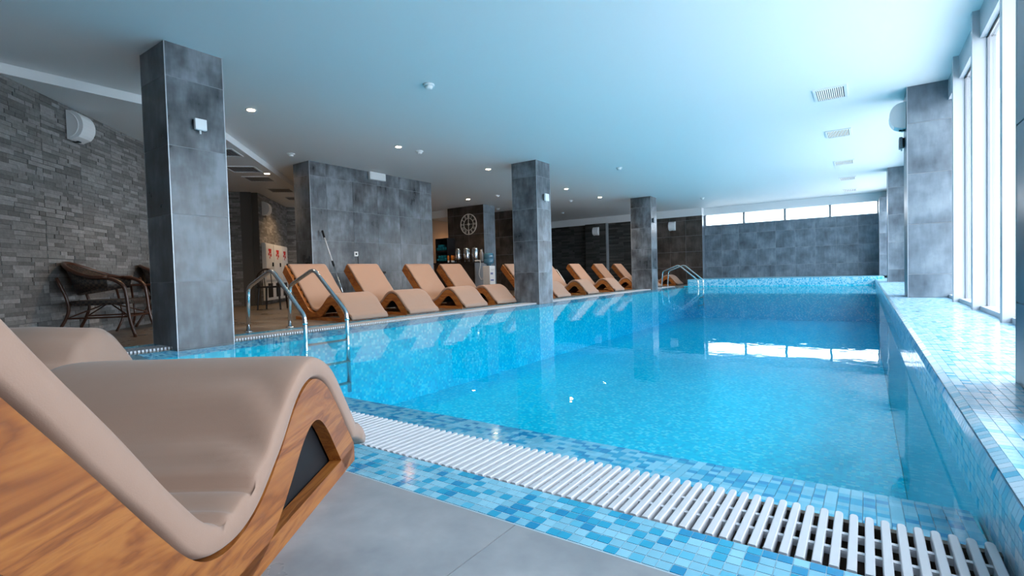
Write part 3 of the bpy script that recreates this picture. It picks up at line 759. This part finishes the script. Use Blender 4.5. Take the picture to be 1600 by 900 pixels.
MB().tube([(-.17, -.17, .17), (.17, .17, .17)], .008, 6).build('stretcher', 'rattan', tb)
MB().tube([(.17, -.17, .17), (-.17, .17, .17)], .008, 6).build('stretcher', 'rattan', tb)

# dark wooden chair beside the cabinets
dc = empty('wooden_chair', (-8.95, 5.15, 0), .7); tag(dc, 'dark wooden chair with an arched back behind the ladder', 'chair')
for sx in (-1, 1):
    MB().tube([(sx * .19, .19, 0), (sx * .17, .17, .40)], [.014, .019], 8).build('leg', 'darkwood', dc)
    MB().tube([(sx * .20, -.20, 0), (sx * .17, -.17, .40)], [.014, .019], 8).build('leg', 'darkwood', dc)
MB().box(-.2, .2, -.2, .2, .40, .43).build('seat', 'darkwood', dc)
MB().tube(catmull([(-.17, -.18, .42), (-.18, -.21, .60), (-.10, -.23, .71), (0, -.235, .735), (.10, -.23, .71), (.18, -.21, .60), (.17, -.18, .42)], 24), .018, 8).build('arched_back', 'darkwood', dc, True)
for xx in (-.06, .06): MB().tube([(xx, -.18, .42), (xx, -.23, .715)], .008, 6).build('spindle', 'darkwood', dc)

# white wall cabinets with red pictograms
for k, lb in enumerate(('white wall cabinet with red sign nearest the pier', 'white wall cabinet with red sign in the middle of three', 'white wall cabinet with red sign farthest down the corridor')):
    p0 = Vector((-10.79, -4.79 + 10.79, .09)) + D * (.62 * k)
    o = empty('wall_cabinet', p0); tag(o, lb, 'cabinet', 'white wall cabinets'); ux, nz = D, Nn
    MB().obox((0, 0, 0), ux, (0, 0, 1), nz, .612, 1.27, .07).build('body', 'white', o)
    MB().obox(ux * .015 + Vector((0, 0, .45)) + nz * .07, ux, (0, 0, 1), nz, .58, .80, .012).build('door', 'white', o)
    MB().obox(ux * .12 + Vector((0, 0, .06)) + nz * .07, ux, (0, 0, 1), nz, .36, .32, .004).build('dark_window', 'black', o)
    g = MB()
    for (a, z, wd, h) in ((.20, 1.10, .22, .05), (.24, 1.05, .16, .05), (.18, 1.0, .10, .05), (.32, .98, .10, .06), (.27, .93, .05, .05)):
        g.obox(ux * a + Vector((0, 0, z)) + nz * .082, ux, (0, 0, 1), nz, wd, h, .002)
    tag(g.build('red_pictogram', 'red', o), 'red printed sign')
    MB().obox(ux * .46 + Vector((0, 0, .76)) + nz * .082, ux, (0, 0, 1), nz, .05, .09, .02).build('latch', 'black', o)

# ------------------------------------------------------------------ things on and before the tiled block
def boxthing(name, x0, x1, y0, y1, z0, z1, m, label, cat, detail=None):
    o = empty(name, ((x0 + x1) / 2, (y0 + y1) / 2, z0)); tag(o, label, cat); inv = o.matrix_basis.inverted()
    bm_ = MB().box(x0, x1, y0, y1, z0, z1).build('body', m, o); bm_.matrix_basis = inv
    md = bm_.modifiers.new('b', 'BEVEL'); md.width = min(x1 - x0, y1 - y0, z1 - z0) * .15; md.segments = 2
    return o, inv
o, inv = boxthing('emergency_light', XB, XB + .07, 6.36, 6.74, 2.38, 2.525, 'white', 'white emergency light box at the top of the tiled block', 'light')
q = MB().box(XB + .07, XB + .073, 6.39, 6.71, 2.40, 2.505).build('diffuser', 'white', o); q.matrix_basis = inv
o, inv = boxthing('power_socket', XB, XB + .012, 5.98, 6.065, .93, 1.015, 'white', 'white wall socket with a dark hole on the tiled block', 'socket')
q = MB(); q.obox((XB + .0125, 6.005, .955), (0, 1, 0), (0, 0, 1), (1, 0, 0), .035, .035, .002); q = q.build('socket_hole', 'black', o); q.matrix_basis = inv
q = MB().tube([(XB + .01, 6.06, .94), (XB + .01, 6.075, .55), (XB + .02, 6.07, .1)], .005, 6).build('cable', 'black', o); q.matrix_basis = inv
po = empty('telescopic_pole', (-7.25, 5.48, 0)); tag(po, 'telescopic silver pole leaning against the tiled block', 'pole'); inv = po.matrix_basis.inverted()
a_, b_ = Vector((-7.25, 5.50, 0.02)), Vector((-7.60, 5.30, 1.36)); f_ = lambda t: a_.lerp(b_, t)
for nm, t0, t1, r_, m_ in (('lower_tube', 0, .58, .013, 'chrome'), ('upper_tube', .58, .93, .010, 'white'), ('clamp', .55, .61, .018, 'black'), ('grip', .91, 1.0, .017, 'black')):
    q = MB().tube([f_(t0), f_(t1)], r_, 10).build(nm, m_, po, True); q.matrix_basis = inv
o, inv = boxthing('waste_bin', -7.3, -7.08, 5.98, 6.2, 0, .62, 'black', 'slim black bin between the second and third loungers', 'bin')
q = MB().box(-7.31, -7.07, 5.97, 6.21, .60, .635).build('lid', 'black', o); q.matrix_basis = inv

# ------------------------------------------------------------------ bar corner
bc = empty('bar_counter', (-9.6, 11.2, 0)); tag(bc, 'dark bar counter under the round clock', 'counter'); inv = bc.matrix_basis.inverted()
for nm, bx, m_ in (('top', (-10.45, -8.86, 10.96, 11.48, .86, .90), 'counter'), ('front_panel', (-10.42, -8.9, 11.0, 11.04, 0, .86), 'counter'), ('end_panel', (-8.93, -8.88, 11.0, 11.47, 0, .86), 'grey')):
    q = MB().box(*bx).build(nm, m_, bc); q.matrix_basis = inv
for i, (x, lb) in enumerate(((-9.61, 'chrome drinks urn nearest the towels on the bar'), (-9.28, 'middle chrome drinks urn of three on the bar'), (-8.98, 'chrome drinks urn closest to the water dispenser'))):
    o = empty('drinks_urn', (x, 11.15, .90)); tag(o, lb, 'urn', 'chrome urns on the bar')
    for a in (0, 2.1, 4.2): MB().tube([(.07 * math.cos(a), .07 * math.sin(a), 0), (.06 * math.cos(a), .06 * math.sin(a), .08)], .008, 6).build('leg', 'chrome', o)
    MB().lathe([(.085, .07), (.09, .09), (.09, .33), (.085, .345)], n=20).build('body', 'chrome', o, True)
    MB().lathe([(.09, .345), (.075, .385), (.03, .40), (.012, .42)], n=20).build('lid', 'chrome', o, True)
    MB().tube([(0, -.09, .11), (0, -.13, .11), (0, -.135, .08)], .009, 8).build('tap', 'black', o)
    for s in (-1, 1): MB().tube(fillet([(s * .09, 0, .18), (s * .125, 0, .18), (s * .125, 0, .28), (s * .09, 0, .28)], .02), .007, 6).build('handle', 'black', o)
pitch = MB(); o = empty('dark_flask', (-8.80, 11.2, .90)); tag(o, 'tall dark thermos flask at the right end of the bar', 'flask')
MB().lathe([(.045, 0), (.05, .02), (.05, .24), (.035, .27), (.035, .33)], n=16).build('body', 'grey', o, True); MB().lathe([(.036, .33), (.03, .36)], n=16).build('cap', 'black', o, True)
for i, (x, y) in enumerate(((-9.95, 11.1), (-9.87, 11.16), (-9.80, 11.09), (-9.90, 11.27))):
    o = empty('juice_glass', (x, y, .90)); tag(o, 'amber drink glass beside the urns, %s of the cluster' % ('leftmost', 'front middle', 'nearest the urn', 'rearmost')[i], 'glass', 'amber glasses on the bar')
    MB().lathe([(.024, 0), (.03, .06)], n=12).build('glass_base', 'white', o, True); MB().lathe([(.03, .06), (.034, .17), (.02, .21)], n=12).build('drink', 'amber', o, True)
# towel shelf
ts = empty('towel_shelf', (-10.2, 11.25, .9)); tag(ts, 'black open shelf holding rolled teal towels', 'shelf'); inv = ts.matrix_basis.inverted()
for nm, bx in (('side_panel', (-10.44, -10.42, 11.1, 11.42, .9, 1.60)), ('side_panel', (-9.99, -9.97, 11.1, 11.42, .9, 1.60)), ('top_board', (-10.44, -9.97, 11.1, 11.42, 1.60, 1.62)), ('middle_board', (-10.42, -9.99, 11.1, 11.42, 1.22, 1.26)), ('back_panel', (-10.44, -9.97, 11.42, 11.43, .9, 1.62))):
    q = MB().box(*bx).build(nm, 'black', ts); q.matrix_basis = inv
for z0, rowname in ((.945, 'lower'), (1.26, 'upper')):
    for r_ in range(2):
        for k in range(4 - r_ - (1 if rowname == 'upper' and r_ else 0)):
            o = MB(); x = -10.36 + k * .098 + r_ * .05; z = z0 + .05 + r_ * .085
            n_ = 14; ring = []
            for yy, s_ in ((11.09, .6), (11.10, .95), (11.13, 1), (11.38, 1), (11.40, .8)):
                ring.append([(x + .047 * s_ * math.cos(2 * PI * j / n_), yy, z + .047 * s_ * math.sin(2 * PI * j / n_)) for j in range(n_)])
            for a in range(4): o.add(ring[a] + ring[a + 1], [(j, (j + 1) % n_, n_ + (j + 1) % n_, n_ + j) for j in range(n_)])
            o.add(ring[0], [tuple(range(n_))]); o.add(ring[4], [tuple(range(n_))[::-1]])
            tag(o.build('rolled_towel', 'teal', None, True), '%s rolled teal towel from the left, %s row on the %s shelf board' % (('first', 'second', 'third', 'fourth')[k], ('bottom', 'top')[r_], rowname), 'towel', 'rolled towels on the %s board' % rowname)
# clock with roman numerals
ck = empty('wall_clock', (-9.46, 11.485, 2.0)); tag(ck, 'round cream skeleton clock with roman numerals on the pillar', 'clock')
def ring(r, t): return MB().tube([(r * math.cos(2 * PI * k / 40), -.01, r * math.sin(2 * PI * k / 40)) for k in range(40)], t, 6, True)
ring(.295, .013).build('outer_ring', 'clock', ck, True); ring(.175, .009).build('inner_ring', 'clock', ck, True)
MB().lathe([(.035, -.012), (.035, .012)], n=16).build('hub', 'clock', ck).matrix_basis = Matrix.Translation((0, -.012, 0)) @ Matrix.Rotation(PI / 2, 4, 'X')
num = ['XII', 'I', 'II', 'III', 'IV', 'V', 'VI', 'VII', 'VIII', 'IX', 'X', 'XI']
for k, s in enumerate(num):
    g = MB(); wds = {'I': .022, 'V': .045, 'X': .045}; tot = sum(wds[c_] for c_ in s); x = -tot / 2
    for c_ in s:
        xm = x + wds[c_] / 2; lo, hi = .19, .28
        if c_ == 'I': segs = [((xm, lo), (xm, hi))]
        elif c_ == 'V': segs = [((xm - .016, hi), (xm, lo)), ((xm + .016, hi), (xm, lo))]
        else: segs = [((xm - .016, hi), (xm + .016, lo)), ((xm + .016, hi), (xm - .016, lo))]
        for (p, q_) in segs: g.tube([(p[0], -.01, p[1]), (q_[0], -.01, q_[1])], .005, 5)
        x += wds[c_]
    g.build('numeral', 'clock', ck).matrix_basis = Matrix.Rotation(2 * PI * k / 12, 4, 'Y')
MB().box(-.009, .009, -.018, -.010, -.28, .28).build('minute_hand', 'clock', ck)
MB().box(-.17, .17, -.014, -.008, -.004, .004).build('cross_bar', 'clock', ck)
# water dispenser
wd_ = empty('water_dispenser', (-8.42, 11.05, 0)); tag(wd_, 'white water dispenser with blue print and a blue bottle on top', 'dispenser')
q = MB().box(-.14, .10, -.12, .13, 0, .76).build('body', 'white', wd_); md = q.modifiers.new('b', 'BEVEL'); md.width = .012; md.segments = 2
MB().lathe([(.06, .76), (.06, .80), (.13, .83), (.14, .86), (.14, .93), (.13, .945), (.14, .96), (.14, 1.07), (.125, 1.10), (.06, 1.115)], (-.02, .005, 0), 24).build('bottle', 'jug', wd_, True)
g = MB(); g.box(.1005, .103, -.08, -.045, .52, .58); g.box(.1005, .103, -.02, .015, .52, .58); g.box(.1005, .103, -.06, .0, .545, .56); g.box(.1005, .103, -.09, .05, .355, .385)
g.add([(.102, -.03, .05), (.102, .11, .05), (.102, .11, .27)], [(0, 1, 2)])
tag(g.build('blue_print', 'blue', wd_), 'dark blue printed marks')
for yy in (-.05, .03): MB().tube([(.10, yy, .66), (.135, yy, .66), (.14, yy, .63)], .008, 6).build('tap', 'white', wd_)
o = empty('shower_phone', (-8.80, 11.0, .9)); tag(o, 'white handset with a hanging hose at the end of the bar', 'handset')
MB().box(-.06, .10, -.03, .03, .0, .035).build('handset', 'white', o)
MB().tube(catmull([(.10, 0, .02), (.13, -.02, -.1), (.08, -.03, -.35), (.14, -.03, -.50), (.20, -.02, -.49), (.215, 0, -.40)], 24), .011, 8).build('hose', 'white', o, True)

# ------------------------------------------------------------------ speakers and boxes on walls and columns
def speaker(p, u, n, label):
    """white speaker with a curved front: u along the wall, n away from it, p at the wall centre"""
    o = empty('wall_speaker', p); tag(o, label, 'speaker', 'white curved wall speakers'); u, n = Vector(u).normalized(), Vector(n).normalized()
    pr = [(0, -.15), (.03, -.155)] + [(.155 * math.cos(t) ** .8 * 1.0, .155 * math.sin(t)) for t in [(-.9 + k * .245) for k in range(10)]] + [(0, .155)]
    mb = MB(); k = len(pr)
    L_ = [u * -.105 + n * a + Vector((0, 0, z)) for a, z in pr]; R_ = [u * .105 + n * a + Vector((0, 0, z)) for a, z in pr]
    mb.add(L_ + R_, [tuple(range(k)), tuple(range(k, 2 * k))[::-1]] + [(i, (i + 1) % k, k + (i + 1) % k, k + i) for i in range(k)])
    mb.build('housing', 'white', o)
    g = MB(); ar = [u * -.107 + n * (.11 * math.cos(t)) + Vector((0, 0, .13 * math.sin(t))) for t in [-1.3 + k * .26 for k in range(11)]]
    g.tube(ar, .006, 6).build('side_groove', 'white', o)
    MB().obox(u * -.02 + Vector((0, 0, -.15)), u, n, (0, 0, -1), .04, .06, .01).build('bracket', 'black', o)
speaker(Vector((-6.95, 1.83, 2.23)) + Nn * .02, D, Nn, 'white half round speaker on the stone wall above the wicker chairs')
speaker(Vector((-10.97, 6.15, 2.12)) + Nn * .02, D, Nn, 'white half round speaker above the white wall cabinets')
speaker((.405, 7.66, 2.26), (0, -1, 0), (-1, 0, 0), 'white half round speaker on the wide ledge column')
speaker((-5.37, 17.41, 1.99), (1, 0, 0), (0, -1, 0), 'white speaker on the shade-toned tiles behind the far ladder')
speaker((-8.13, 17.26, 2.0), (1, 0, 0), (0, -1, 0), 'white speaker on the dark stone pilaster')
def jbox(x, y, z, s, label, m='white', sx=1):
    o = empty('junction_box', (x, y, z)); tag(o, label, 'box')
    MB().box(min(0, sx * .02), max(0, sx * .02), -s * .45, s * .45, -s * .4, s * .4).build('bracket', 'black', o)
    q = MB().box(min(sx * .02, sx * .055), max(sx * .02, sx * .055), -s / 2, s / 2, -s / 2, s / 2).build('cover', m, o)
    md = q.modifiers.new('b', 'BEVEL'); md.width = .006; md.segments = 2
    MB().tube([(sx * .03, 0, -s / 2), (sx * .03, 0, -s / 2 - .03)], .008, 8).build('cable_gland', 'white', o)
jbox(-4.70, 2.10, 1.885, .095, 'square white sensor box on the large near column')
jbox(-4.74, 7.93, 1.89, .13, 'small white sensor box on the middle column')
jbox(-4.76, 13.70, 1.88, .13, 'small dark sensor box on the farthest column', 'grey')
jbox(.405, 8.0 - .2, 1.98, .13, 'dark bracket box under the half round speaker on the ledge column', 'grey', -1)
jbox(.40, 17.0, 2.18, .11, 'dark bracket box on the far corner pier', 'grey', -1)

# ------------------------------------------------------------------ ceiling fittings
def downlight(x, y, z, label, power=90):
    o = empty('downlight', (x, y, z)); tag(o, label, 'downlight', 'warm ceiling downlights')
    MB().lathe([(.062, -.004), (.062, 0), (.044, 0), (.046, -.006)], n=24).build('trim_ring', 'white', o, True)
    MB().lathe([(.042, -.007), (.042, -.003)], n=20).build('lens', 'lamp', o)
    l = bpy.data.lights.new('downlight_lamp', 'SPOT'); l.energy = power; l.color = (1, .66, .36); l.spot_size = 2.3; l.spot_blend = .8; l.shadow_soft_size = .04
    lo = bpy.data.objects.new('downlight_lamp', l); COL.objects.link(lo); lo.parent = o; lo.location = (0, 0, -.02)
for i, (y, lb) in enumerate(((3.20, 'warm downlight closest to the near column'), (5.48, 'warm downlight in front of the tiled block'), (7.74, 'warm downlight just left of the middle column'), (10.82, 'warm downlight first right of the middle column'), (12.70, 'warm downlight second right of the middle column'), (15.04, 'warm downlight touching the far column'))):
    downlight(-5.86, y, CEIL, lb)
downlight(-8.58, 10.42, CEIL, 'warm downlight above the bar clock', 50)
downlight(-8.71, 5.0, LOW, 'warm downlight in the low ceiling beside the grilles', 80)
downlight(-10.75, 12.4, 2.30, 'warm downlight in the small soffit over the towels', 30)
downlight(-10.9, 7.0, LOW, 'warm downlight above the white wall cabinets', 70)
def detector(x, y, z, label):
    o = empty('smoke_detector', (x, y, z)); tag(o, label, 'detector', 'ceiling detectors')
    MB().lathe([(.055, -.018), (.06, -.012), (.06, 0)], n=20).build('base', 'white', o, True)
    MB().lathe([(.022, -.05), (.036, -.043), (.042, -.018)], n=20).build('sensor_head', 'white', o, True)
for (x, y, lb) in ((-3.72, 3.93, 'white ceiling detector nearest above the pool'), (-7.44, 4.68, 'white ceiling detector left of the tiled block corner'), (-5.82, 5.89, 'white ceiling detector just right of the second downlight'), (-3.90, 9.36, 'white ceiling detector over the middle of the pool'), (-3.77, 14.99, 'white ceiling detector over the far end of the pool'), (-7.64, 10.45, 'white ceiling detector near the clock pillar'), (-9.2, 12.6, 'white ceiling detector above the dark wall behind the dispenser'), (-8.3, 15.03, 'white ceiling detector above the dark stone wall'), (-6.72, 12.66, 'flat white ceiling detector right of the middle column')):
    detector(x, y, CEIL, lb)
def vent(x0, x1, y0, y1, label):
    o = empty('ceiling_vent', ((x0 + x1) / 2, (y0 + y1) / 2, CEIL)); tag(o, label, 'vent', 'ceiling vents beside the windows'); hx, hy = (x1 - x0) / 2, (y1 - y0) / 2
    f = MB(); f.box(-hx, hx, -hy, -hy + .03, -.012, 0); f.box(-hx, hx, hy - .03, hy, -.012, 0); f.box(-hx, -hx + .03, -hy + .03, hy - .03, -.012, 0); f.box(hx - .03, hx, -hy + .03, hy - .03, -.012, 0)
    f.build('frame', 'white', o)
    MB().box(-hx + .03, hx - .03, -hy + .03, hy - .03, -.003, -.001).build('back_plate', 'dark_vent', o)
    n_ = 13
    for k in range(n_):
        xx = -hx + .045 + (2 * hx - .09) * k / (n_ - 1)
        MB().obox((xx - .006, -hy + .03, -.011), (.8, 0, .6), (0, 1, 0), (-.6, 0, .8), .013, 2 * hy - .06, .0015).build('slat', 'white', o)
for (y, hy, lb) in ((7.05, .25, 'nearest and largest of the five ceiling vents'), (9.25, .25, 'second of the five ceiling vents'), (11.95, .25, 'third and middle one of the five ceiling vents'), (14.25, .25, 'fourth of the five ceiling vents'), (16.55, .25, 'farthest and smallest of the five ceiling vents')):
    vent(-.48, -.15, y - hy, y + hy, lb)
def grille(c_, label):
    o = empty('ceiling_grille', (c_[0], c_[1], LOW), PI / 4); tag(o, label, 'grille', 'dark square grilles in the low ceiling')
    h = .24
    f = MB(); f.box(-h, h, -h, -h + .025, -.012, 0); f.box(-h, h, h - .025, h, -.012, 0); f.box(-h, -h + .025, -h, h, -.012, 0); f.box(h - .025, h, -h, h, -.012, 0); f.build('frame', 'white', o)
    MB().box(-h + .025, h - .025, -h + .025, h - .025, -.003, -.001).build('mesh_panel', M['grille'], o)
    for k in range(9):
        x = -h + .05 + k * .0475
        MB().box(x - .003, x + .003, -h + .025, h - .025, -.008, -.003).build('bar', 'grey', o)
for c_, lb in (((-7.75, 3.75), 'ceiling grille half hidden behind the near column'), ((-8.65, 4.55), 'largest visible square grille in the low ceiling'), ((-9.27, 5.17), 'square ceiling grille just below the low downlight'), ((-10.13, 6.10), 'third square ceiling grille towards the stone corridor'), ((-10.9, 6.95), 'last ceiling grille cut off by the tiled block')):
    grille(c_, lb)
